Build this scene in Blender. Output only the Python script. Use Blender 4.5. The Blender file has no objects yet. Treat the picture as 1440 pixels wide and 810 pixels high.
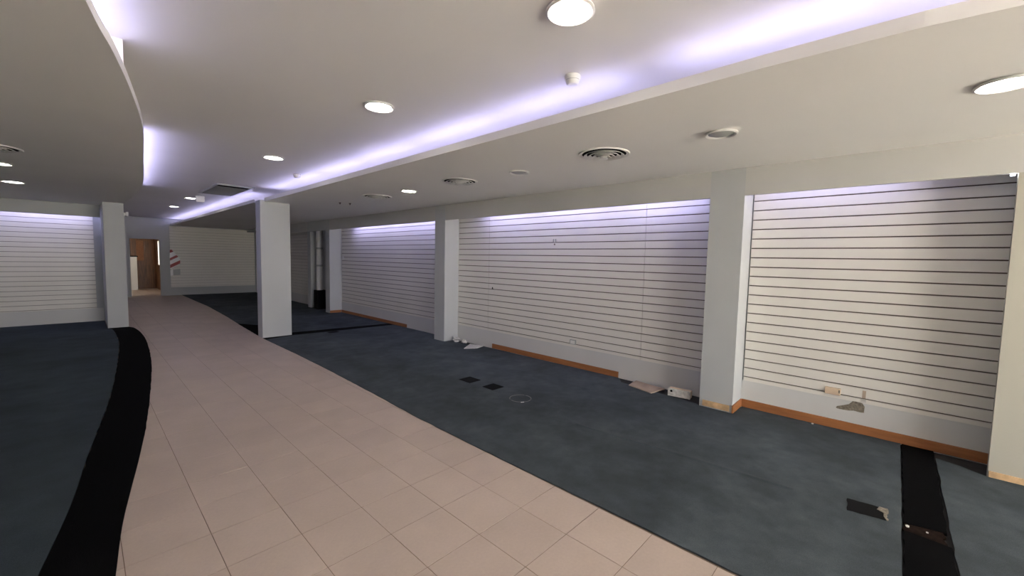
import bpy, bmesh, math, random
from mathutils import Vector, Matrix
from mathutils.geometry import tessellate_polygon
C = bpy.context.scene.collection
SC = bpy.context.scene
random.seed(7)

# ------------------------------------------------------------------ camera
cam_d = bpy.data.cameras.new('camera')
cam = bpy.data.objects.new('camera', cam_d); C.objects.link(cam)
cam_d.sensor_width = 36.0
cam_d.lens = 572.967 / 1440 * 36.0
cam_d.clip_start = 0.05; cam_d.clip_end = 200
R_ = Vector((0.686578, -0.726753, 0.021002)); U_ = Vector((0.035988, 0.062821, 0.997376)); F_ = Vector((0.726165, 0.68402, -0.069286))
cam.matrix_world = Matrix(((R_.x, U_.x, -F_.x, -2.21308), (R_.y, U_.y, -F_.y, -0.93244), (R_.z, U_.z, -F_.z, 1.5639), (0, 0, 0, 1)))
SC.camera = cam

# ------------------------------------------------------------------ world and exposure
SKY = 15.5
w = bpy.data.worlds.new('world'); SC.world = w; w.use_nodes = True
bg = w.node_tree.nodes['Background']
bg.inputs['Color'].default_value = (1.0, 0.985, 0.95, 1); bg.inputs['Strength'].default_value = SKY
SC.cycles.sample_clamp_indirect = 0.0; SC.cycles.diffuse_bounces = 6
SC.view_settings.view_transform = 'Standard'; SC.view_settings.look = 'None'
SC.view_settings.exposure = 0.0; SC.view_settings.gamma = 1.0; SC.view_settings.use_curve_mapping = False
TUBE_COL = (0.56, 0.54, 1.0); TUBE_COVE = 9.2; TUBE_ALC = 22.0; DOWN = 40.0

# sunlight grazing along the facade outside: it lights the pavement and does not enter the room
sd = bpy.data.lights.new('sun', 'SUN'); sd.energy = 120.0; sd.angle = 0.01; sd.color = (1.0, 0.97, 0.91)
so = bpy.data.objects.new('sun', sd); C.objects.link(so); so.location = (10, -12, 10); so.rotation_euler = (0, math.radians(48), 0)

# the shopfront behind the camera: a portal guides sampling of the daylight through its opening
pl = bpy.data.lights.new('shopfront_portal', 'AREA'); pl.shape = 'RECTANGLE'; pl.size = 4.6; pl.size_y = 2.3
pl.cycles.is_portal = True
po = bpy.data.objects.new('shopfront_portal', pl); C.objects.link(po)
po.location = (-.1, -6.5, 1.27); po.rotation_euler = (math.radians(90), 0, 0)   # faces +Y

# ------------------------------------------------------------------ materials
def mat(name, col, rough=0.6, noise=None, bump=None, spec=0.5, metal=0.0, emit=None, strength=0, objvar=0.0, detail=3):
    m = bpy.data.materials.new(name); m.use_nodes = True
    nt = m.node_tree; b = nt.nodes['Principled BSDF']
    b.inputs['Base Color'].default_value = (*col, 1); b.inputs['Roughness'].default_value = rough
    b.inputs['Specular IOR Level'].default_value = spec; b.inputs['Metallic'].default_value = metal
    if emit:
        b.inputs['Emission Color'].default_value = (*emit, 1); b.inputs['Emission Strength'].default_value = strength
    out = None
    if noise:                                   # list of (scale, amount, stretch) value variations
        geo = nt.nodes.new('ShaderNodeNewGeometry')
        for sc, amt, st in noise:
            mp = nt.nodes.new('ShaderNodeMapping'); mp.inputs['Scale'].default_value = st
            nt.links.new(geo.outputs['Position'], mp.inputs['Vector'])
            n = nt.nodes.new('ShaderNodeTexNoise'); n.inputs['Scale'].default_value = sc; n.inputs['Detail'].default_value = detail
            nt.links.new(mp.outputs['Vector'], n.inputs['Vector'])
            mr = nt.nodes.new('ShaderNodeMapRange'); mr.inputs['From Min'].default_value = 0.3; mr.inputs['From Max'].default_value = 0.7
            mr.inputs['To Min'].default_value = 1 - amt; mr.inputs['To Max'].default_value = 1 + amt
            nt.links.new(n.outputs['Fac'], mr.inputs['Value'])
            mx = nt.nodes.new('ShaderNodeVectorMath'); mx.operation = 'SCALE'
            if out is None: mx.inputs[0].default_value = col
            else: nt.links.new(out, mx.inputs[0])
            nt.links.new(mr.outputs['Result'], mx.inputs['Scale']); out = mx.outputs['Vector']
    if objvar:
        oi = nt.nodes.new('ShaderNodeObjectInfo')
        mr = nt.nodes.new('ShaderNodeMapRange'); mr.inputs['To Min'].default_value = 1 - objvar; mr.inputs['To Max'].default_value = 1 + objvar
        nt.links.new(oi.outputs['Random'], mr.inputs['Value'])
        mx = nt.nodes.new('ShaderNodeVectorMath'); mx.operation = 'SCALE'
        if out is None: mx.inputs[0].default_value = col
        else: nt.links.new(out, mx.inputs[0])
        nt.links.new(mr.outputs['Result'], mx.inputs['Scale']); out = mx.outputs['Vector']
    if out is not None: nt.links.new(out, b.inputs['Base Color'])
    if bump:
        n = nt.nodes.new('ShaderNodeTexNoise'); n.inputs['Scale'].default_value = bump[0]; n.inputs['Detail'].default_value = 4
        g2 = nt.nodes.new('ShaderNodeNewGeometry'); nt.links.new(g2.outputs['Position'], n.inputs['Vector'])
        bp = nt.nodes.new('ShaderNodeBump'); bp.inputs['Strength'].default_value = bump[1]; bp.inputs['Distance'].default_value = 0.01
        nt.links.new(n.outputs['Fac'], bp.inputs['Height']); nt.links.new(bp.outputs['Normal'], b.inputs['Normal'])
    return m
I3 = (1, 1, 1)
M = dict(
    paint=mat('white_wall_paint', (0.49, 0.505, 0.51), 0.55, [(1.3, 0.03, I3)], (60, 0.08)),
    fascia=mat('pale_fascia_paint', (0.55, 0.545, 0.525), 0.6, [(1.0, 0.04, I3)], (50, 0.07)),
    plinth=mat('pale_plinth_paint', (0.64, 0.635, 0.62), 0.55, [(1.3, 0.04, I3)], (60, 0.08)),
    ceil=mat('white_ceiling_paint', (0.88, 0.865, 0.835), 0.75, [(0.6, 0.03, I3)], (40, 0.06)),
    slat=mat('white_melamine', (0.79, 0.76, 0.705), 0.4, [(2.0, 0.02, I3)]),
    board=mat('dark_fibreboard', (0.11, 0.082, 0.065), 0.8),
    carpet=mat('slate_carpet', (0.066, 0.080, 0.090), 0.95, [(0.9, 0.26, I3), (3.2, 0.20, I3), (11, 0.10, I3), (420, 0.30, I3)], (500, 0.5), spec=0.15),
    carpetl=mat('slate_carpet_left', (0.050, 0.066, 0.079), 0.95, [(1.1, 0.22, I3), (5, 0.10, I3), (420, 0.30, I3)], (500, 0.5), spec=0.15),
    daylit_paint=mat('daylit_cream_wall_paint', (0.44, 0.425, 0.36), 0.6, [(1.0, 0.05, I3)], (60, 0.08)),  # warm daylight on the end pillar is put into this paint colour
    black=mat('black_carpet', (0.0030, 0.0030, 0.0034), 0.95, [(300, 0.4, I3)], (500, 0.5), spec=0.05),
    tile=mat('beige_ceramic', (0.525, 0.43, 0.365), 0.45, [(3.0, 0.05, I3), (60, 0.03, I3)], spec=0.3, objvar=0.035),
    grout=mat('brown_grout', (0.20, 0.145, 0.11), 0.9, [(8, 0.2, I3)]),
    slab=mat('bare_concrete', (0.02, 0.019, 0.019), 0.9, [(12, 0.3, I3)]),
    wood=mat('orange_wood', (0.34, 0.135, 0.048), 0.5, [(6, 0.15, (4, .3, 4)), (40, 0.12, (4, .25, 6))]),
    rawwood=mat('scraped_wood', (0.60, 0.40, 0.22), 0.7, [(10, 0.3, I3)]),
    dwood=mat('brown_wood_panel', (0.20, 0.085, 0.03), 0.35, [(5, 0.35, (6, 6, .5))]),
    pwhite=mat('white_plastic', (0.80, 0.79, 0.76), 0.4),
    vgrey=mat('dusty_grey_metal', (0.20, 0.20, 0.195), 0.6),
    pgrey=mat('grey_plastic', (0.40, 0.41, 0.40), 0.35),
    cream=mat('cream_plastic', (0.72, 0.56, 0.40), 0.45),
    dark=mat('black_plastic', (0.006, 0.006, 0.007), 0.9, spec=0.1),
    hole=mat('rough_brick_hole', (0.22, 0.19, 0.145), 0.9, [(60, 0.4, I3)]),
    glass=mat('dim_lamp_glass', (0.33, 0.34, 0.32), 0.25),
    rubble=mat('white_plaster_rubble', (0.62, 0.60, 0.57), 0.9, [(30, 0.2, I3)]),
    cardb=mat('beige_board', (0.45, 0.35, 0.27), 0.8, [(8, 0.12, I3)]),
    steel=mat('pale_metal', (0.60, 0.60, 0.58), 0.35, metal=0.6),
    signw=mat('bright_sign_white', (0.92, 0.90, 0.90), 0.3),
    red=mat('red_paint', (0.30, 0.012, 0.018), 0.4),
    rust=mat('brown_stained_backing', (0.014, 0.008, 0.006), 0.95, [(30, 0.5, I3)], spec=0.05),
    lamp=mat('lit_lamp_lens', (0.9, 0.9, 0.9), 0.4, emit=(1.0, 0.95, 0.86), strength=DOWN),
    tube=mat('lit_tube_cool', (0.9, 0.9, 0.9), 0.4, emit=TUBE_COL, strength=TUBE_COVE),
    tubel=mat('lit_tube_curved_cove', (0.9, 0.9, 0.9), 0.4, emit=TUBE_COL, strength=TUBE_COVE * 1.9),
    tubea=mat('lit_tube_alcove', (0.9, 0.9, 0.9), 0.4, emit=TUBE_COL, strength=TUBE_ALC),
    tubed=mat('lit_tube_dim', (0.9, 0.9, 0.9), 0.4, emit=TUBE_COL, strength=12.0),
    day=mat('daylit_pane', (0.8, 0.8, 0.8), 0.3, emit=(1.0, 0.93, 0.8), strength=1.3),
    warm=mat('warm_lamp', (0.9, 0.8, 0.6), 0.3, emit=(1.0, 0.72, 0.42), strength=20.0),
    street=mat('grey_pavement', (0.50, 0.47, 0.42), 0.9, [(2, 0.15, I3)]),
)

# ------------------------------------------------------------------ geometry helpers
class MB:
    def __init__(s): s.v = []; s.f = []
    def box(s, x0, x1, y0, y1, z0, z1):
        b = len(s.v)
        s.v += [(x, y, z) for z in (z0, z1) for y in (y0, y1) for x in (x0, x1)]
        s.f += [tuple(b + i for i in q) for q in ((0, 2, 3, 1), (4, 5, 7, 6), (0, 1, 5, 4), (2, 6, 7, 3), (0, 4, 6, 2), (1, 3, 7, 5))]
        return s
    def prism(s, pts, z0, z1):                  # vertical prism on a polygon in x, y (any winding)
        if sum(a[0] * b[1] - b[0] * a[1] for a, b in zip(pts, pts[1:] + pts[:1])) < 0: pts = pts[::-1]
        b = len(s.v); n = len(pts)
        s.v += [(x, y, z0) for x, y in pts] + [(x, y, z1) for x, y in pts]
        if n <= 5: s.f += [tuple(b + i for i in range(n))[::-1], tuple(b + n + i for i in range(n))]
        else:
            for t in tessellate_polygon([[Vector((x, y, 0)) for x, y in pts]]):
                s.f += [(b + t[0], b + t[2], b + t[1]), (b + n + t[0], b + n + t[1], b + n + t[2])]
        s.f += [(b + i, b + (i + 1) % n, b + n + (i + 1) % n, b + n + i) for i in range(n)]
        return s
    def lathe(s, prof, n=32, c=(0, 0, 0)):      # profile of (r, z) about the z axis
        b = len(s.v)
        for r, z in prof:
            for k in range(n):
                a = 2 * math.pi * k / n
                s.v.append((c[0] + r * math.cos(a), c[1] + r * math.sin(a), c[2] + z))
        for i in range(len(prof) - 1):
            for k in range(n):
                k2 = (k + 1) % n
                s.f.append((b + i * n + k, b + i * n + k2, b + (i + 1) * n + k2, b + (i + 1) * n + k))
        if prof[0][0] > 1e-6 and prof[-1][0] > 1e-6 and s.__dict__.get('cap'):
            s.f.append(tuple(b + k for k in range(n))[::-1])
        return s
    def disc(s, r, z, n=32):
        b = len(s.v); s.v += [(r * math.cos(2 * math.pi * k / n), r * math.sin(2 * math.pi * k / n), z) for k in range(n)]
        s.f.append(tuple(b + k for k in range(n))[::-1]); return s
    def tube(s, a, b_, r, n=10):                # capped rod from a to b_
        a, b_ = Vector(a), Vector(b_); d = (b_ - a).normalized()
        e = d.orthogonal().normalized(); g = d.cross(e); b = len(s.v)
        for p in (a, b_):
            for k in range(n):
                t = 2 * math.pi * k / n; q = p + r * (math.cos(t) * e + math.sin(t) * g); s.v.append(tuple(q))
        s.f += [(b + k, b + (k + 1) % n, b + n + (k + 1) % n, b + n + k) for k in range(n)]
        s.f += [tuple(b + k for k in range(n))[::-1], tuple(b + n + k for k in range(n))]
        return s
    def mesh(s, name, m, bevel=0, smooth=False):
        me = bpy.data.meshes.new(name); me.from_pydata(s.v, [], s.f)
        bm = bmesh.new(); bm.from_mesh(me)
        if bevel:
            bmesh.ops.bevel(bm, geom=bm.edges[:], offset=bevel, segments=1, affect='EDGES')
        big = [f for f in bm.faces if len(f.verts) > 8]
        if big: bmesh.ops.triangulate(bm, faces=big)
        bmesh.ops.recalc_face_normals(bm, faces=bm.faces[:])
        bm.to_mesh(me); bm.free()
        if smooth:
            for p in me.polygons: p.use_smooth = True
            try: me.set_sharp_from_angle(angle=math.radians(35))
            except Exception: pass
        me.materials.append(m); return me
    def build(s, name, m, parent=None, loc=None, **k):
        return link(name, s.mesh(name, m, **k), parent, loc)
def link(name, me, parent=None, loc=None):
    o = bpy.data.objects.new(name, me); C.objects.link(o)
    if parent is not None: o.parent = parent
    if loc is not None: o.location = loc
    return o
def tag(o, label, cat, group=None):
    o['label'] = label; o['category'] = cat
    if group: o['group'] = group
    return o
def thing(name, label, cat, loc=(0, 0, 0), group=None):
    o = bpy.data.objects.new(name, None); C.objects.link(o); o.location = loc; o.empty_display_size = 0.05
    return tag(o, label, cat, group)
def struct(o): o['kind'] = 'structure'; return o
def stuff(o): o['kind'] = 'stuff'; return o
def copy_thing(o, loc, label, group=None):
    c = o.copy(); C.objects.link(c); c.location = loc; c['label'] = label
    if group: c['group'] = group
    for ch in list(o.children):
        d = ch.copy(); C.objects.link(d); d.parent = c
    return c
def lerp(poly, y):                              # poly of (x, y), increasing y
    for (x0, y0), (x1, y1) in zip(poly, poly[1:]):
        if y <= y1: return x0 + (x1 - x0) * (y - y0) / (y1 - y0)
    return poly[-1][0]
def smooth_curve(pts, n=6):                     # Catmull-Rom through points
    P = [Vector(p) for p in pts]; P = [2 * P[0] - P[1]] + P + [2 * P[-1] - P[-2]]; out = []
    for i in range(1, len(P) - 2):
        for k in range(n):
            t = k / n
            out.append(tuple(0.5 * ((2 * P[i]) + (P[i + 1] - P[i - 1]) * t + (2 * P[i - 1] - 5 * P[i] + 4 * P[i + 1] - P[i + 2]) * t * t + (3 * P[i] - P[i - 1] - 3 * P[i + 1] + P[i + 2]) * t ** 3)))
    out.append(tuple(P[-2])); return out

PF, W, ZL, ZU, ZF = 2.433, 2.756, 2.54, 2.78, 2.263
YB = 18.3                                       # far wall
YL = 11.94                                      # panelled wall on the left
XL = -7.2

# ------------------------------------------------------------------ structure: floor
floor = struct(MB().box(XL - .2, W + .2, -6.7, 23.2, -0.15, -0.010).build('floor', M['slab']))
T = 0.3524
outer = smooth_curve([(-2.60, -1.5), (-2.40, -0.5), (-2.27, 0.5), (-2.20, 1.2), (-2.148, 1.717), (-2.10, 2.189), (-2.037, 2.63), (-1.947, 3.222), (-1.832, 4.08),
                      (-1.701, 5.26), (-1.566, 6.67), (-1.473, 8.181), (-1.445, 9.441), (-1.485, 10.302), (-1.56, 10.6)])
inner = smooth_curve([(-3.0, -1.5), (-2.78, -0.5), (-2.63, 0.5), (-2.50, 1.35), (-2.401, 1.972), (-2.30, 2.672), (-2.218, 3.486), (-2.082, 4.691), (-1.988, 5.71),
                      (-1.86, 7.503), (-1.795, 8.853), (-1.80, 10.24), (-1.864, 10.6)])
grout = MB().box(-8 * T, 0.012, -6.4, 23.0, -0.012, -0.0025).build('grout', M['grout'], floor)
MB().box(0.012, T, 2.1, 18.3, -0.012, -0.0025).build('grout', M['grout'], floor)
tile_me = MB().box(-T / 2 + .0016, T / 2 - .0016, -T / 2 + .0016, T / 2 - .0016, -0.0095, 0).mesh('tile', M['tile'], bevel=0.0012)
cells = []
for j in range(-18, 65):
    for i in range(-1, 7):
        if i < 0 and T * j < 2.0: continue
        x, y = -T * i - T / 2, T * j + T / 2
        if y > 22.8: continue
        if -1.4 < y < 10.6 and x + T / 2 < lerp(outer, y - T / 2) - .05 and x + T / 2 < lerp(outer, y + T / 2) - .05: continue
        if y > 10.6 and x < -1.75 : continue
        cells.append((math.hypot(x + 2.2, y + .93) + (40 if y < -.4 and x < -1.0 else 0), x, y))
cells.sort()
for k, (d, x, y) in enumerate(cells[:300]):
    link('tile', tile_me, floor, (x, y, random.uniform(-.0006, 0)))
rest = MB()
for d, x, y in cells[300:]:
    rest.box(x - T / 2 + .0016, x + T / 2 - .0016, y - T / 2 + .0016, y + T / 2 - .0016, -0.0095, 0)
stuff(rest.build('far_tiles', M['tile'], floor))

# ------------------------------------------------------------------ structure: ceiling
ceiling = struct(MB().box(XL - .2, W + .2, -6.7, YB + .2, ZU, ZU + .12).build('ceiling', M['ceil']))
lipR = [(1.2, -6.5), (0.60, -2.4), (0.33, -1.7), (0.205, -1.2), (0.168, -0.95), (0.148, -0.4), (0.15, 0.4), (0.15, 2.5), (0.155, 7.6)]
lipRf = [(0.085, 8.0), (0.085, YB)]
IN = lambda pts, d: [(x + d, y) for x, y in pts]
low_r = [(PF + .02, -6.5)] + [(PF + .02, YB)] + IN(lipRf, .008)[::-1] + [(0.30, 8.0), (0.30, 7.6)] + IN(lipR, .008)[::-1]
MB().prism(low_r, ZL, ZL + .02).build('dropped_ceiling', M['ceil'], ceiling)
def strip(pts, t, z0, z1):
    m = MB()
    for (x0, y0), (x1, y1) in zip(pts, pts[1:]):
        m.prism([(x0, y0), (x1, y1), (x1 + t, y1), (x0 + t, y0)], z0, z1)
    return m
strip(lipR, .016, ZL - .0015, ZL + .062).build('cove_lip', M['ceil'], ceiling)
strip(lipRf, .016, ZL - .0015, ZL + .055).build('cove_lip', M['ceil'], ceiling)
strip([(x + .62, y) for x, y in lipR] + [(0.78, YB)], .02, ZL + .015, ZU).build('cove_back', M['ceil'], ceiling)
lipL = smooth_curve([(-3.1, -6.5), (-2.62, -1.5), (-2.38, 0.2), (-2.161, 1.433), (-2.116, 1.679), (-2.06, 1.945), (-1.957, 2.551), (-1.833, 3.46), (-1.725, 4.745), (-1.54, 7.136), (-1.50, 9.0), (-1.555, 10.6)], 4)
low_l = [(XL, -6.5)] + IN(lipL, -.008) + [(-1.555, YL + .1), (XL, YL + .1)]
MB().prism(low_l, ZL, ZL + .02).build('dropped_ceiling', M['ceil'], ceiling)
strip(lipL, -.016, ZL - .0015, ZL + .055).build('cove_lip', M['ceil'], ceiling)
strip([(x - .62, y) for x, y in lipL], -.02, ZL + .015, ZU).build('cove_back', M['ceil'], ceiling)
for yy in (2.40, 4.48, 9.16):                   # blocks that divide the left cove
    xx = lerp(lipL, yy)
    MB().box(xx - .62, xx - .017, yy - .012, yy + .012, ZL + .018, ZU).build('cove_divider', M['ceil'], ceiling)
MB().box(-1.70, W, YB, YB + .2, ZU - .01, ZU + .1).build('ceiling_edge', M['ceil'], ceiling)

# ------------------------------------------------------------------ structure: walls
trim_n = [0]
def trim(mb, m='paint'):
    trim_n[0] += 1
    return struct(mb.build('trim_%d' % trim_n[0], M[m]))
wr = struct(MB().box(W + .03, W + .2, -6.7, YB + .2, -0.01, 2.9).build('wall_right', M['paint']))
BAYS = dict(R=(-1.70, .235), M=(.565, 5.17), F=(5.48, 10.25), G=(11.8, YB - .03))
FASCIA_END = dict(G=14.2)
for k, (a, b) in BAYS.items():
    trim(MB().box(W + .001, W + .03, a, b, -0.01, .295), 'plinth')
    trim(MB().box(PF + .003, PF + .04, a, FASCIA_END.get(k, b), ZF, ZL + .01), 'fascia')
    trim(MB().box(PF + .04, W + .03, a, b, 2.45, 2.48))
trim(MB().box(PF + .003, PF + .04, 10.53, 11.8, ZF, ZL + .01))
trim(MB().box(PF + .003, W + .03, -6.5, -1.705, ZF, ZL + .01), 'fascia')
wl = struct(MB().box(XL - .15, XL, -6.7, YL + .2, -0.01, 2.9).build('wall_left', M['paint']))
wb = struct(MB().box(XL, -1.56, YL + .03, YL + .2, -0.01, 2.9).build('wall_back_left', M['paint']))
trim(MB().box(XL, -1.875, 11.58, 11.62, 2.285, ZL + .01))
trim(MB().box(XL, -1.875, 11.62, YL + .03, 2.47, 2.50))
trim(MB().box(XL, -1.875, YL + .001, YL + .03, -.01, .295), 'plinth')
struct(MB().box(-1.75, -1.60, YL + .2, YB, -0.01, 2.9).build('wall_passage', M['paint']))
DX0, DX1, DZ = -1.045, -0.205, 2.06
wk = struct(MB().box(-1.75, DX0, YB, YB + .14, -.01, 2.9).box(DX1, W + .03, YB, YB + .14, -.01, 2.9).box(DX0, DX1, YB, YB + .14, DZ, 2.9).build('wall_back', M['paint']))
dr = struct(MB().box(DX0, DX0 + .03, YB - .012, YB + .14, 0.002, DZ).box(DX1 - .03, DX1, YB - .012, YB + .14, 0.002, DZ).box(DX0, DX1, YB - .012, YB + .14, DZ - .035, DZ).build('door_1', M['paint']))
# shopfront wall behind the camera
wf = struct(MB().box(XL, -2.4, -6.65, -6.5, -.01, 2.9).box(2.2, W + .03, -6.65, -6.5, -.01, 2.9).box(-2.4, 2.2, -6.65, -6.5, 2.42, 2.9).box(-2.4, 2.2, -6.65, -6.5, -.01, .12).build('wall_front', M['paint']))
win = MB()
for x in (-2.4, -.90, .62, 2.15): win.box(x, x + .05, -6.61, -6.55, .12, 2.42)
win.box(-2.4, 2.2, -6.61, -6.55, .12, .17).box(-2.4, 2.2, -6.61, -6.55, 2.37, 2.42)
struct(win.build('window_1', M['dark']))
struct(MB().box(-120, 120, -150, -6.7, -.16, -.05).build('floor_street', M['street']))

# pillars
def pillar(label, x0, x1, y0, y1, z1, m='paint'):
    t = thing('pillar', label, 'pillar', ((x0 + x1) / 2, (y0 + y1) / 2, 0), 'shop pillars')
    cx, cy = t.location.x, t.location.y
    MB().box(x0 - cx, x1 - cx, y0 - cy, y1 - cy, -.01, z1).build('shaft', M[m], t)
    return t
pc = pillar('freestanding square white pillar between tiled aisle and blue carpet', .085, .587, 7.6, 7.88, ZL + .02)
plf = pillar('white pillar on the left at the end of the curved black carpet band', -1.864, -1.559, 10.6, YL + .03, ZL)
p1 = pillar('cream lit wall pillar at the right end beside the nearest slatted bay', PF, W + .03, -2.3, -1.70, ZF, 'daylit_paint')
MB().box(PF - p1.location.x, PF + .045 - p1.location.x, -1.70 - p1.location.y, -1.525 - p1.location.y, -.01, ZF).build('front_return', M['daylit_paint'], p1)
p2 = pillar('broad white wall pillar with scraped wooden baseboard between the two nearest slatted bays', PF, W + .03, .235, .565, ZL)
p3 = pillar('white wall pillar between the long middle slatted bay and the third bay', PF, W + .03, 5.17, 5.48, ZL)
p4 = pillar('narrow white wall pillar in front of the pipe at the far end of the right wall', PF, W + .03, 10.25, 10.53, ZL)
# worn baseboards of pillars (parts)
def pbase(p, m, x0, x1, y0, y1, z0, z1, name='baseboard', label=None):
    c = p.location
    o = MB().box(x0 - c.x, x1 - c.x, y0 - c.y, y1 - c.y, z0, z1).build(name, M[m], p)
    if label: o['label'] = label
    return o
pbase(p2, 'rawwood', PF - .012, PF, .262, .53, .016, .078, label='scraped bare wooden baseboard')
pbase(p2, 'wood', PF - .014, W - .012, .221, .235, .006, .088, label='orange wooden baseboard')
pbase(p1, 'rawwood', PF - .010, PF, -2.3, -1.53, .010, .055, label='scraped bare wooden baseboard')
pbase(p4, 'wood', PF, W - .02, 10.236, 10.25, .006, .075, label='orange wooden baseboard')

# baseboards of the bays
def base_board(n, side, y0, y1, x1, z1, label=None):
    o = MB().box(x1 - .016, x1, y0, y1, .004, z1).build('baseboard_right' if n == 0 else 'baseboard_right_%d' % n, M['wood'])
    return struct(o)
base_board(0, 'right', -1.698, .221, W, .088)
base_board(1, 'right', 1.72, 4.17, W - .018, .082)
base_board(2, 'right', 6.95, 10.234, W, .075)

# ------------------------------------------------------------------ carpets
def jag(pts, amp=.006, step=.06, skip=()):
    out = []
    n = len(pts)
    for i in range(n):
        a, b = Vector(pts[i]), Vector(pts[(i + 1) % n]); L = (b - a).length
        out.append(tuple(a))
        if i in skip or L < 2 * step: continue
        k = min(int(L / step), 140); d = (b - a) / L; nr = Vector((-d.y, d.x))
        for q in range(1, k): out.append(tuple(a + (b - a) * q / k + nr * random.uniform(-amp, amp)))
    return out
def carpet(label, pts, m='carpet', z0=.0004, z1=.008, name='carpet', amp=.004, step=.08):
    return tag(MB().prism(jag(pts, amp, step), z0, z1).build(name, M[m]), label, 'carpet')
edge = [(.012, -1.05), (.012, 0), (0.0, 1.0), (0.0, 1.7), (.005, 2.5), (.045, 3.45), (.075, 4.6), (.09, 6.0), (.085, 7.40)]
near = carpet('large slate blue carpet along the nearest two slatted bays',
    edge + [(.62, 7.56), (1.44, 7.49), (2.73, 7.45), (2.735, 6.2), (2.71, 5.50), (2.425, 5.49), (2.425, 5.16), (2.66, 5.14), (2.55, 4.85), (2.70, 4.3), (2.715, 1.70), (2.56, 1.58), (2.50, 1.1), (2.46, .60), (2.415, .57), (2.415, .225), (2.728, .215), (2.735, -1.05)], amp=.003)
seam = MB()
sp = [(1.13, -.5), (1.10, -.1), (1.07, .3), (1.02, .75), (.98, 1.2)]
for a, b in zip(sp, sp[1:]):
    k = len(seam.v)
    for (x, y) in (a, b):
        seam.v += [(x - .012, y, .0078), (x, y, .020), (x + .05, y, .0078)]
    seam.f += [(k, k + 3, k + 4, k + 1), (k + 1, k + 4, k + 5, k + 2)]
seam.build('seam_ridge', M['carpet'], near)
carpet('slate carpet at the right edge beyond the black strip', [(.012, -6.4), (.012, -1.262), (2.57, -1.262), (2.52, -1.40), (2.425, -1.53), (2.425, -6.4)])
band = thing('carpet_band', 'straight black carpet strip crossing to the nearest slatted bay', 'carpet', (1.4, -1.155, 0))
MB().prism(jag([(1.20 - 1.4, -1.06 + 1.155), (W - .022 - 1.4, -1.06 + 1.155), (W - .022 - 1.4, -1.255 + 1.155), (1.24 - 1.4, -1.245 + 1.155)], .004, .05), -.0095, .008).build('strip', M['black'], band)
MB().prism(jag([(.012 - 1.4, -1.055 + 1.155), (1.10 - 1.4, -1.058 + 1.155), (1.08 - 1.4, -1.255 + 1.155), (.012 - 1.4, -1.255 + 1.155)], .004, .05), -.0095, .0075).build('strip', M['black'], band)
o = MB().prism(jag([(1.06 - 1.4, -1.06 + 1.155), (1.25 - 1.4, -1.06 + 1.155), (1.25 - 1.4, -1.225 + 1.155), (1.07 - 1.4, -1.235 + 1.155)], .01, .03), -.0095, .004).build('backing', M['rust'], band); o['label'] = 'brown stained bare backing'
bandx = carpet('straight black carpet strip running from the freestanding pillar to the wall', [(.085, 7.42), (.62, 7.575), (1.44, 7.50), (2.73, 7.46), (2.73, 7.67), (1.567, 7.775), (.60, 7.86), (.595, 7.59), (.085, 7.59)], 'black', name='carpet_band')
carpet('black carpet patch behind the freestanding pillar at the edge of the tiles', [(.095, 7.9), (.60, 7.875), (.62, 8.9), (.17, 9.7)], 'black', name='carpet_patch')
carpet('dark slate carpet in the far right part of the shop', [(.62, 7.875), (1.567, 7.785), (2.73, 7.68), (2.735, 10.22), (2.425, 10.24), (2.425, 10.54), (2.73, 10.56), (2.73, YB - .04), (.34, YB - .04), (.344, 13.75), (.247, 11.0), (.18, 9.75), (.64, 8.92)])
cb = [(x, y) for x, y in outer] + [(x, y) for x, y in inner[::-1]]
carpet('curved black carpet band bordering the left carpet', cb, 'black', .001, .009, 'carpet_band', .004, .07)
carpet('slate carpet left of the curved black band', [(x - .003, y) for x, y in inner] + [(-1.875, 10.63), (-1.875, YL), (XL + .01, YL), (XL + .01, -6.4), (-3.4, -6.4)], 'carpetl', .0005, .0085)

# ------------------------------------------------------------------ slatted panels
ZT = 2.239
slat_cache = {}
def slat_mesh(L, hgt, axis):
    k = (round(L, 3), round(hgt, 3), axis)
    if k not in slat_cache:
        m = MB()
        if axis == 'y': m.box(0, .015, -L / 2, L / 2, -hgt / 2, hgt / 2)
        else: m.box(-L / 2, L / 2, 0, .015, -hgt / 2, hgt / 2)
        slat_cache[k] = m.mesh('slat', M['slat'], bevel=.001)
    return slat_cache[k]
def slatwall(label, a, b, axis, face, zt=ZT, zb=.295, top=2.44, joined=False, gap=.011):
    L = b - a; mid = (a + b) / 2
    loc = (face, mid, 0) if axis == 'y' else (mid, face, 0)
    t = thing('slatwall_panel', label, 'wall panel', loc, 'white slatted wall panels')
    if axis == 'y': MB().box(.014, .029, -L / 2, L / 2, zb, top).build('backing_board', M['board'], t)
    else: MB().box(-L / 2, L / 2, .014, .029, zb, top).build('backing_board', M['board'], t)
    cuts = [zb] + [zt - .1 * n for n in range(19, -1, -1)] + [zt + .1, top]
    js = MB()
    for lo, hi in zip(cuts, cuts[1:]):
        l2 = lo + (gap / 2 if lo > zb else 0); h2 = hi - (gap / 2 if hi < top else 0)
        if joined: js.box(-L / 2, L / 2, 0, .015, l2, h2) if axis == 'x' else js.box(0, .015, -L / 2, L / 2, l2, h2)
        else: link('slat', slat_mesh(L, h2 - l2, axis), t, (0, 0, (l2 + h2) / 2))
    if joined: stuff(js.build('slats', M['slat'], t))
    return t
slatwall('white slatted panel of the nearest right bay, outlet near its foot', -1.699, .222, 'y', W)
slatwall('white slatted panel at the right end of the long middle bay', .567, 1.424, 'y', W)
slatwall('wide central white slatted panel of the long middle bay', 1.427, 4.318, 'y', W)
slatwall('white slatted panel at the left end of the long middle bay', 4.321, 5.168, 'y', W)
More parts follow.
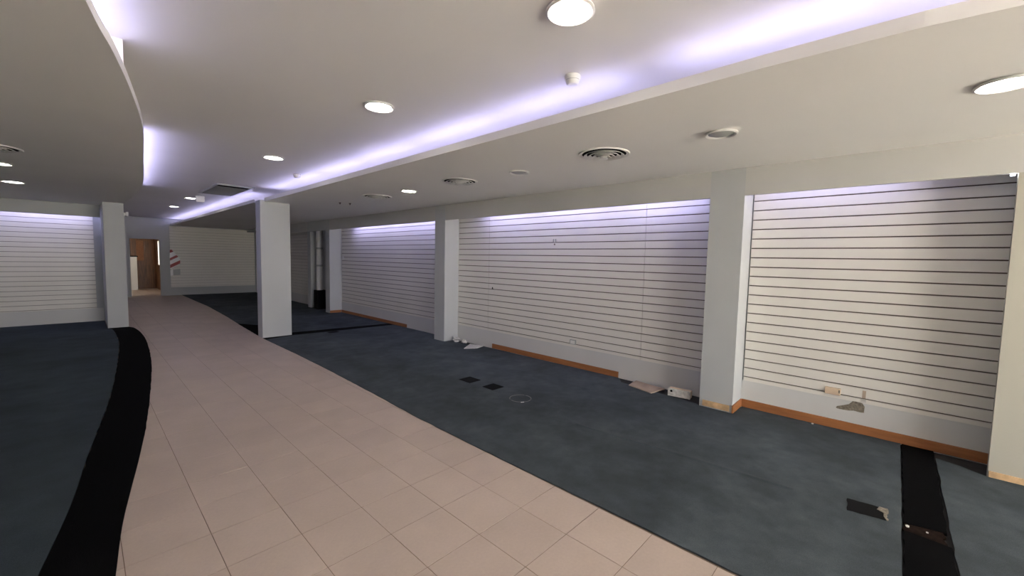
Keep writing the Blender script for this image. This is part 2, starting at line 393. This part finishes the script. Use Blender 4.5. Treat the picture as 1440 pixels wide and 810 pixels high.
slatwall('white slatted panel in the third bay of the right wall, between two pillars', 5.482, 10.235, 'y', W)
slatwall('white slatted panel on the left wall under a lit strip', -4.42, -1.985, 'x', YL, zt=2.215, gap=.008)
slatwall('dim white slatted panel on the far wall right of the doorway', .045, W - .03, 'x', YB - .03, zt=2.24, top=2.52, joined=True, gap=.005)
slatwall('dim white slatted panel at the far end of the right wall beyond the pipe', 12.0, YB - .06, 'y', W, joined=True, gap=.006)

# pipe recess beyond the last pillar
t = thing('drain_pipe', 'white vertical pipe with black foot casing behind the far right pillar', 'pipe', (2.60, 11.35, 0))
MB().lathe([(.085, .55), (.085, 2.44)], 20).build('pipe', M['pwhite'], t, smooth=True)
for z in (1.25, 1.75): MB().lathe([(.086, z), (.094, z + .005), (.094, z + .045), (.086, z + .05)], 20).build('collar', M['pgrey'], t, smooth=True)
MB().box(-.12, .13, -.13, .13, .008, .56).build('casing', M['dark'], t)
tag(MB().box(2.50, W + .028, 11.75, 11.98, .008, ZF + .02).build('pilaster', M['paint']), 'narrow white pilaster left of the far pipe', 'pilaster')

# ------------------------------------------------------------------ light tubes
def tube_thing(a, b, m, label, group):
    a, b = Vector(a), Vector(b); d = (b - a).normalized()
    t = thing('light_tube', label, 'light', tuple((a + b) / 2), group)
    c = (a + b) / 2
    MB().tube(a - c + d * .02, b - c - d * .02, .013, 12).build('glass_tube', M[m], t, smooth=True)
    for p, q in ((a, a + d * .02), (b - d * .02, b)): MB().tube(p - c, q - c, .0135, 12).build('end_cap', M['pwhite'], t)
    return t
zt_ = ZL + .085
ORD = ['nearest', 'second', 'third', 'fourth', 'fifth', 'sixth', 'seventh', 'eighth', 'ninth']
def nth(k, what): return '%s cool white tube %s' % (ORD[k], what)
segs = []
for y0, y1 in ((-3.4, -2.2), (-2.1, -.9), (-.84, .14), (.42, 1.56), (1.60, 2.80), (2.86, 4.06), (4.12, 5.32), (5.38, 6.58), (6.64, 7.5)):
    segs.append((y0, y1))
for k, (y0, y1) in enumerate(segs):
    tube_thing((lerp(lipR, y0) + .125, y0, zt_), (lerp(lipR, y1) + .125, y1, zt_), 'tube', nth(k, 'hidden behind the straight ceiling cove lip'), 'tubes in the straight cove')
for k, (y0, y1) in enumerate(((8.35, 9.55), (9.62, 10.82), (10.88, 12.08), (12.14, 13.34), (13.4, 14.6), (14.66, 15.86), (15.92, 17.12), (17.16, 18.2))):
    tube_thing((.185, y0, zt_), (.185, y1, zt_), 'tube', nth(k, 'in the far straight cove beyond the freestanding pillar'), 'tubes in the far straight cove')
for k, (y0, y1) in enumerate(((-1.2, 0.0), (.06, 1.16), (1.20, 2.35))):
    tube_thing((lerp(lipL, y0) - .036, y0, zt_ + .035), (lerp(lipL, y1) - .036, y1, zt_ + .035), 'tube', nth(k, 'in the near part of the curved cove'), 'tubes in the near curved cove')
for k, (y0, y1) in enumerate(((4.53, 5.73), (5.78, 6.98), (7.02, 8.22), (8.25, 9.12))):
    tube_thing((lerp(lipL, y0) - .036, y0, zt_ + .035), (lerp(lipL, y1) - .036, y1, zt_ + .035), 'tubel', nth(k, 'in the far part of the curved cove'), 'tubes in the far curved cove')
xa, za = PF + .10, 2.36
for k, (y0, y1) in enumerate(((.72, 1.92), (1.98, 3.18), (3.24, 4.44))):
    tube_thing((xa, y0, za), (xa, y1, za), 'tubea', nth(k, 'behind the fascia of the long middle bay'), 'tubes of the long middle bay')
for k, (y0, y1) in enumerate(((5.65, 6.85), (6.95, 8.15), (8.25, 9.45))):
    tube_thing((xa, y0, za), (xa, y1, za), 'tubea', nth(k, 'behind the fascia of the third bay'), 'tubes of the third bay')
tube_thing((xa, -1.0, za + .02), (xa, .18, za + .02), 'tubed', 'dim tube behind the fascia of the nearest right bay', None)
for k, (x0, x1) in enumerate(((-3.15, -1.98), (-4.4, -3.2))):
    tube_thing((x0, 11.72, 2.40), (x1, 11.72, 2.40), 'tubea', ['cool white tube above the left slatted panel, beside the left pillar', 'cool white tube above the left slatted panel, cut by the left edge'][k], 'tubes of the left panel')
t = thing('lamp_holder', 'tiny bright lamp end at the top right corner of the nearest slatted bay', 'light', (PF + .03, -1.50, 2.262))
MB().tube((0, 0, -.014), (0, 0, .02), .012, 10).build('lamp_tip', mat('lamp_tip_light', (1, 1, 1), .4, emit=(.85, .9, 1), strength=20), t)
MB().box(-.02, .05, -.02, .02, .02, .04).build('socket', M['pwhite'], t)

# ------------------------------------------------------------------ ceiling fittings
def downlight(label, loc, lit, group=None, r=.092):
    t = thing('downlight', label, 'ceiling light', loc, group)
    MB().lathe([(r, 0), (r * 1.28, -.004), (r * 1.30, -.012), (r * 1.18, -.018), (r * 1.02, -.010), (r * .98, .0)], 36).build('trim_ring', M['pwhite'], t, smooth=True)
    MB().lathe([(r, -.008), (r * .75, -.016), (r * .4, -.021), (.001, -.022)], 32).build('lens', M['lamp' if lit else 'glass'], t, smooth=True)
    return t
d1 = downlight('nearest lit round downlight above the aisle, cut by the top edge', (-.535, .30, ZU), True)
copy_thing(d1, (-.508, 2.19, ZU), 'second lit round downlight along the aisle, left of the smoke detector')
copy_thing(d1, (-.502, 4.82, ZU), 'third lit round downlight along the aisle, left of the small detector by the cove')
copy_thing(d1, (-.482, 10.50, ZU), 'small lit downlight beside the emergency lamp in the far aisle')
copy_thing(d1, (-.454, 12.99, ZU), 'small lit downlight farthest along the aisle, nearest the doorway')
copy_thing(d1, (-2.833, 8.40, ZL), 'lit round downlight on the left low ceiling, fully in view')
copy_thing(d1, (-2.817, 6.55, ZL), 'lit round downlight on the left low ceiling, cut by the left edge')
copy_thing(d1, (1.135, -1.285, ZL), 'lit round downlight on the right low ceiling, cut by the right edge')
copy_thing(d1, (1.124, 4.32, ZL), 'small lit downlight on the right low ceiling between two round vents')
u1 = downlight('unlit round downlight on the right low ceiling, the nearer one', (1.105, .085, ZL), False, r=.088)
copy_thing(u1, (1.175, 2.19, ZL), 'unlit round downlight between the two nearest round vents')

def vent(label, loc):
    t = thing('round_vent', label, 'air vent', loc)
    MB().lathe([(.198, 0), (.198, -.006), (.222, -.010), (.228, -.004), (.228, 0)], 40).build('rim', M['pwhite'], t, smooth=True)
    MB().disc(.199, -.001, 40).build('dark_throat', M['dark'], t)
    for k, r in enumerate((.183, .146, .109, .072)):
        z = -.020 - .006 * k
        MB().lathe([(r - .026, -.004 - .003 * k), (r, z), (r - .003, z - .002), (r - .030, -.006 - .003 * k), (r - .026, -.004 - .003 * k)], 36).build('cone_ring', M['pwhite'], t, smooth=True)
    MB().lathe([(.012, -.004), (.036, -.040), (.030, -.046), (.001, -.048)], 24).build('centre_cap', M['pwhite'], t, smooth=True)
    return t
v1 = vent('round ceiling vent with concentric rings, nearest on the right low ceiling', (1.095, 1.07, ZL))
copy_thing(v1, (1.125, 3.16, ZL), 'round ceiling vent, second nearest on the right low ceiling')
copy_thing(v1, (1.13, 5.25, ZL), 'round ceiling vent, farthest on the right low ceiling')
copy_thing(v1, (-2.78, 5.45, ZL), 'round ceiling vent on the left low ceiling at the left edge')

def smoke(label, loc, s=1):
    t = thing('smoke_detector', label, 'smoke detector', loc)
    MB().lathe([(.050, 0), (.054, -.008), (.052, -.018), (.046, -.030)], 28).build('base', M['pwhite'], t, smooth=True)
    MB().lathe([(.044, -.028), (.043, -.036)], 28).build('air_slot', M['pgrey'], t, smooth=True)
    MB().lathe([(.046, -.034), (.042, -.048), (.030, -.058), (.001, -.060)], 28).build('cap', M['pwhite'], t, smooth=True)
    return t
s1 = smoke('white smoke detector beside the near part of the straight cove', (.06, .70, ZU))
copy_thing(s1, (.08, 5.72, ZU), 'small white detector beside the far part of the straight cove')
for (x, y), lb in zip(((1.096, 6.555), (1.253, 6.49)), ('left one of two tiny dark ceiling hooks before the third bay', 'right one of two tiny dark ceiling hooks before the third bay')):
    t = thing('ceiling_hook', lb, 'hook', (x, y, ZL))
    MB().lathe([(.022, 0), (.020, -.008), (.008, -.012), (.007, -.03), (.001, -.032)], 14).build('hook', M['board'], t, smooth=True)
t = thing('return_grille', 'grey rectangular return air grille on the ceiling before the freestanding pillar', 'air grille', (-.25, 8.5, ZU))
gm = MB(); gm.box(-.29, .29, -.80, -.76, -.02, 0).box(-.29, .29, .76, .80, -.02, 0).box(-.29, -.25, -.76, .76, -.02, 0).box(.25, .29, -.76, .76, -.02, 0)
gm.build('frame', M['pgrey'], t)
MB().box(-.25, .25, -.76, .76, -.004, -.001).build('dark_back', M['dark'], t)
bl = MB().box(-.25, .25, -.02, .02, -.016, -.010).mesh('blade', M['vgrey'])
for k in [q for q in range(24) if q not in (1, 2, 3)]:
    b_ = link('blade', bl, t, (0, -.73 + k * .0635, 0)); b_.rotation_euler = (math.radians(25), 0, 0)
t = thing('emergency_lamp', 'small white box lamp hanging from the far ceiling beside a downlight', 'lamp', (-.43, 9.8, ZU))
MB().box(-.075, .075, -.03, .03, -.15, -.02).build('body', M['pwhite'], t, bevel=.006)
MB().box(-.03, .03, -.02, .02, -.03, 0).build('bracket', M['pgrey'], t)

# sensor on the left pillar
t = thing('wall_sensor', 'tiny white sensor at the upper right corner of the left pillar', 'sensor', (-1.559, 10.68, 2.33))
MB().box(0, .03, -.03, .03, -.03, .03).build('bracket', M['pwhite'], t)
MB().box(.03, .075, -.045, .04, -.045, .05).build('head', M['pwhite'], t, bevel=.008)

# ------------------------------------------------------------------ wall fittings
t = thing('power_outlet', 'cream double outlet box across the lowest slots of the nearest slatted panel', 'outlet', (W, -.553, .363))
ob = MB().box(-.022, 0, -.06, .06, -.034, .034).build('body', M['cream'], t, bevel=.004)
for yy in (-.028, .02): MB().box(-.0235, -.0215, yy - .016, yy + .016, -.018, .018).build('socket_face', M['cream'], ob)
MB().box(-.024, -.02, -.056, -.044, -.01, .02).build('side_slot', M['hole'], ob)
t = thing('wall_hole', 'ragged broken hole in the wall below the slats beside the cream outlet', 'hole', (W - .0005, -.70, .25))
hp = [(.115, -.045), (.10, -.052), (.06, -.052), (.02, -.05), (-.02, -.04), (-.06, -.044), (-.092, -.042), (-.093, .018), (-.075, .045), (-.03, .05), (-.005, .048), (.02, .012), (.06, -.008), (.105, -.028)]
hm = MB(); n = len(hp); hm.v = [(0, y, z) for y, z in hp] + [(-.002, y * .97, z * .97) for y, z in hp]
hm.f = [tuple(range(n, 2 * n))] + [(i, (i + 1) % n, n + (i + 1) % n, n + i) for i in range(n)]
hm.build('broken_plaster', M['hole'], t)
MB().box(-.003, 0, -.10, -.06, .05, .085).build('bare_patch', M['rubble'], t)
MB().box(-.003, 0, -.095, -.07, .095, .165).build('loose_strip', M['cardb'], t)
t = thing('outlet_plate', 'square grey white outlet plate near the foot of the central middle panel', 'outlet', (W, 2.483, .368))
sp_ = MB().box(-.012, 0, -.055, .055, -.035, .035).build('plate', M['pgrey'], t, bevel=.003)
MB().box(-.015, -.011, -.04, .04, -.025, .025).build('insert', M['pwhite'], sp_)
t = thing('wall_bracket', 'tiny bracket with screw hole high on the central middle panel', 'bracket', (W, 2.877, 1.86))
for yy in (-.02, .02): MB().box(-.012, 0, yy - .004, yy + .004, -.02, .03).build('prong', M['pgrey'], t)
MB().lathe([(.012, -.004), (.012, .004), (.001, .004)], 12).build('screw', M['hole'], t, loc=(-.002, 0, -.05)).rotation_euler = (0, -math.pi / 2, 0)
t = thing('slat_hook', 'tiny dark hook in a slot at the left of the central middle panel', 'hook', (W + .012, 4.212, 1.045))
MB().box(-.022, 0, -.008, .008, -.004, .006).box(-.024, -.018, -.008, .008, -.004, .03).build('hook', M['dark'], t)
t = thing('wall_fitting', 'small round white wall fitting at the left edge of the third bay panel', 'fitting', (W, 10.12, 1.51))
MB().lathe([(.05, 0), (.05, .012), (.03, .03), (.001, .032)], 20).build('knob', M['pwhite'], t, smooth=True).rotation_euler = (0, -math.pi / 2, 0)

# ------------------------------------------------------------------ floor items
def floor_box(label, c, sx, sy, rot=0.0):
    t = thing('floor_box', label, 'floor box', (c[0], c[1], .008)); t.rotation_euler = (0, 0, rot)
    MB().box(-sx, sx, -sy, -sy + .012, -.002, .004).box(-sx, sx, sy - .012, sy, -.002, .004).box(-sx, -sx + .012, -sy + .012, sy - .012, -.002, .004).box(sx - .012, sx, -sy + .012, sy - .012, -.002, .004).build('frame', M['dark'], t)
    MB().box(-sx + .014, sx - .014, -sy + .014, sy - .014, -.001, .0025).build('lid', M['dark'], t)
    MB().box(-.03, .03, sy - .04, sy - .028, .0025, .004).build('lid_notch', M['dark'], t)
    return t
floor_box('square black floor box on the blue carpet, the farther of the pair', (1.184, 2.98), .092, .105)
floor_box('square black floor box on the blue carpet, the nearer of the pair', (1.202, 2.568), .094, .092)
floor_box('small black floor box beside the black strip near the freestanding pillar', (1.30, 7.38), .10, .07)
t = thing('floor_ring', 'thin pale ring outline on the carpet right of the black floor boxes', 'ring', (1.14, 2.06, .008))
rm = MB()
for a0, a1 in ((20, 150), (165, 290), (300, 372)):
    k = max(4, (a1 - a0) // 8)
    for q in range(k):
        t0, t1 = math.radians(a0 + (a1 - a0) * q / k), math.radians(a0 + (a1 - a0) * (q + 1) / k)
        rm.prism([(.118 * math.cos(t0), .118 * math.sin(t0)), (.118 * math.cos(t1), .118 * math.sin(t1)), (.123 * math.cos(t1), .123 * math.sin(t1)), (.123 * math.cos(t0), .123 * math.sin(t0))], -.001, .002)
rm.build('ring_edge', M['vgrey'], t)
MB().prism([(-.09, -.09), (-.075, -.098), (-.06, -.108), (-.066, -.115), (-.082, -.106), (-.098, -.094)], -.001, .004).build('bright_chip', M['pwhite'], t)
t = thing('carpet_cutout', 'black rectangular cut in the carpet left of the black strip, torn pale end', 'floor opening', (1.205, -.885, .0083))
MB().prism(jag([(.075, .10), (.10, -.085), (-.065, -.095), (-.10, .09)], .004, .03), 0, .0016).build('dark_recess', M['dark'], t)
MB().prism(jag([(.10, -.06), (.103, -.10), (-.066, -.102), (-.04, -.09), (.03, -.082), (.05, -.05)], .006, .02), 0, .0035).build('torn_edge', M['hole'], t)
def chip(label, c, s):
    m = MB().prism([(s, 0), (s * .3, s * .8), (-s * .8, s * .4), (-s * .6, -s * .7), (s * .5, -s * .8)], 0, s * .6)
    o = m.build('paint_chip', M['rubble'], loc=(c[0], c[1], c[2])); return tag(o, label, 'debris')
chip('tiny white chip in the middle of the near black strip', (1.17, -1.16, .004), .007)
chip('tiny tan chip at the left edge of the near black strip', (1.165, -1.075, .004), .011)
chip('tiny pale chip at the edge of the carpet against the orange baseboard', (2.70, -.42, .008), .012)
# things along the foot of the middle bay
tag(MB().prism(jag([(2.495, 1.44), (2.735, 1.46), (2.67, 1.05), (2.40, 1.105)], .006, .06), 0, .012).build('board_offcut', M['cardb'], loc=(0, 0, .009)), 'flat beige board offcut on the floor left of the white junction box', 'board')
jb = thing('junction_box', 'white metal junction box on the floor beside the broad pillar', 'junction box', (2.585, .835, 0)); jb.rotation_euler = (0, 0, .12)
MB().box(-.045, .045, -.125, .125, .0, .085).build('body', M['cream'], jb, bevel=.006)
fp = MB().box(-.05, -.044, -.125, .125, .0, .09).build('front_plate', M['rubble'], jb)
MB().lathe([(.014, 0), (.014, .002), (.001, .002)], 14).build('knockout_hole', M['dark'], fp, loc=(-.0505, .085, .06)).rotation_euler = (0, -math.pi / 2, 0)
MB().lathe([(.011, 0), (.011, .002), (.001, .002)], 14).build('screw', M['steel'], fp, loc=(-.0505, -.01, .055)).rotation_euler = (0, -math.pi / 2, 0)
tag(MB().prism([(2.30, 4.43), (2.48, 4.30), (2.70, 4.36), (2.62, 4.64)], 0, .010).build('plaster_board', M['rubble'], loc=(0, 0, .009)), 'flat pale board scrap at the left end of the orange plank', 'board')
def lump(label, c, s, seed):
    rnd = random.Random(seed); bm = bmesh.new(); bmesh.ops.create_icosphere(bm, subdivisions=2, radius=1)
    for v in bm.verts: v.co = Vector((v.co.x * s[0], v.co.y * s[1], max(v.co.z, -.5) * s[2])) * rnd.uniform(.5, 1.3)
    zmin = min(v.co.z for v in bm.verts)
    for v in bm.verts: v.co.z -= zmin
    me = bpy.data.meshes.new('rubble_lump'); bm.to_mesh(me); bm.free(); me.materials.append(M['rubble'])
    return tag(link('rubble_lump', me, None, (c[0], c[1], c[2])), label, 'rubble')
lump('white crumpled rubble lump against the pillar left of the pale scrap', (2.60, 5.02, .0085), (.07, .10, .05), 1)
lump('smaller white rubble lump right of the crumpled one', (2.60, 4.80, .008), (.05, .06, .045), 2)

# ------------------------------------------------------------------ striped extinguisher sign on the far wall
t = thing('extinguisher_sign', 'red and white striped board on the far wall beside the doorway', 'sign', (0.19, YB - .034, 0))
out_ = [(-.15, 1.66), (-.10, 1.68), (.14, 1.33), (.135, 1.16), (-.155, .97)]
def xz_prism(pts, y0, y1):
    m = MB(); n = len(pts); m.v = [(x, y0, z) for x, z in pts] + [(x, y1, z) for x, z in pts]
    m.f = [tuple(range(n)), tuple(range(2 * n - 1, n - 1, -1))] + [(i, (i + 1) % n, n + (i + 1) % n, n + i) for i in range(n)]
    return m
xz_prism(out_, -.012, 0).build('board', M['signw'], t)
for st in ([(-.15, 1.655), (-.10, 1.675), (-.045, 1.595), (-.15, 1.55)], [(-.15, 1.36), (.035, 1.475), (.085, 1.41), (-.152, 1.27)], [(-.153, 1.12), (.137, 1.29), (.136, 1.17), (-.154, 1.0)]):
    xz_prism(st, -.0135, -.011).build('red_stripe', M['red'], t)
t2 = thing('notice_plate', 'pale rectangular plate under the striped board on the far wall', 'sign', (.19, YB - .034, 0))
xz_prism([(-.15, .93), (-.08, .95), (-.08, .74), (-.15, .72)], -.006, 0).build('white_plate', M['signw'], t2)
xz_prism([(-.07, .94), (.13, .97), (.13, .75), (-.07, .74)], -.005, 0).build('grey_plate', M['pgrey'], t2)

# ------------------------------------------------------------------ room beyond the doorway
YC = 22.6
struct(MB().box(-2.6, 1.0, YC, YC + .1, -.01, 2.7).build('wall_corridor_end', M['dwood']))
struct(MB().box(-2.7, -2.6, YB + .14, YC, -.01, 2.7).build('wall_corridor_left', M['paint']))
struct(MB().box(.05, .15, YB + .14, YC, -.01, 2.7).build('wall_corridor_right', M['dwood']))
struct(MB().box(-2.7, 1.0, YB + .14, YC + .1, 2.5, 2.6).build('ceiling_corridor', M['paint']))
t = thing('counter', 'bright cream counter front at the left inside the doorway', 'counter', (-1.1, 22.0, 0))
MB().box(-.9, .50, -.25, .25, 0.001, 1.36).build('front_panel', M['pwhite'], t)
MB().box(-.95, .53, -.3, .28, 1.36, 1.40).build('worktop', M['dark'], t)
t = thing('lit_window', 'small bright window above the counter seen through the doorway', 'window', (-1.0, YC - .02, 1.72))
wf1 = MB().box(-.35, .24, -.03, .018, -.27, .27).build('frame', M['dwood'], t)
MB().box(-.31, .20, -.034, -.029, -.23, .23).build('pane', M['day'], wf1)
t = thing('wooden_door', 'brown wooden door leaf with pale painted reflection seen through the doorway', 'door', (-.30, YC - .06, 0))
lf = MB().box(-.42, .34, -.03, .05, .002, 2.2).build('leaf', M['dwood'], t)
MB().box(-.25, -.02, -.038, -.028, 1.2, 2.05).build('painted_reflection', M['wood'], lf)  # lighter wood patch stands in for reflections on the door
t = thing('side_light', 'tall narrow bright window at the right inside the doorway', 'window', (.05, 20.75, 1.55))
wf2 = MB().box(-.02, 0, -.62, .62, -.55, .52).build('frame', M['dwood'], t)
for a, b in ((-.57, -.06), (.04, .57)): MB().box(-.026, -.018, a, b, -.5, .47).build('pane', M['day'], wf2)
t = thing('corridor_lamp', 'warm lamp on the ceiling of the room beyond the doorway', 'lamp', (-1.5, 21.0, 2.5))
MB().lathe([(.15, 0), (.14, -.05), (.001, -.06)], 24).build('shade', M['warm'], t, smooth=True)
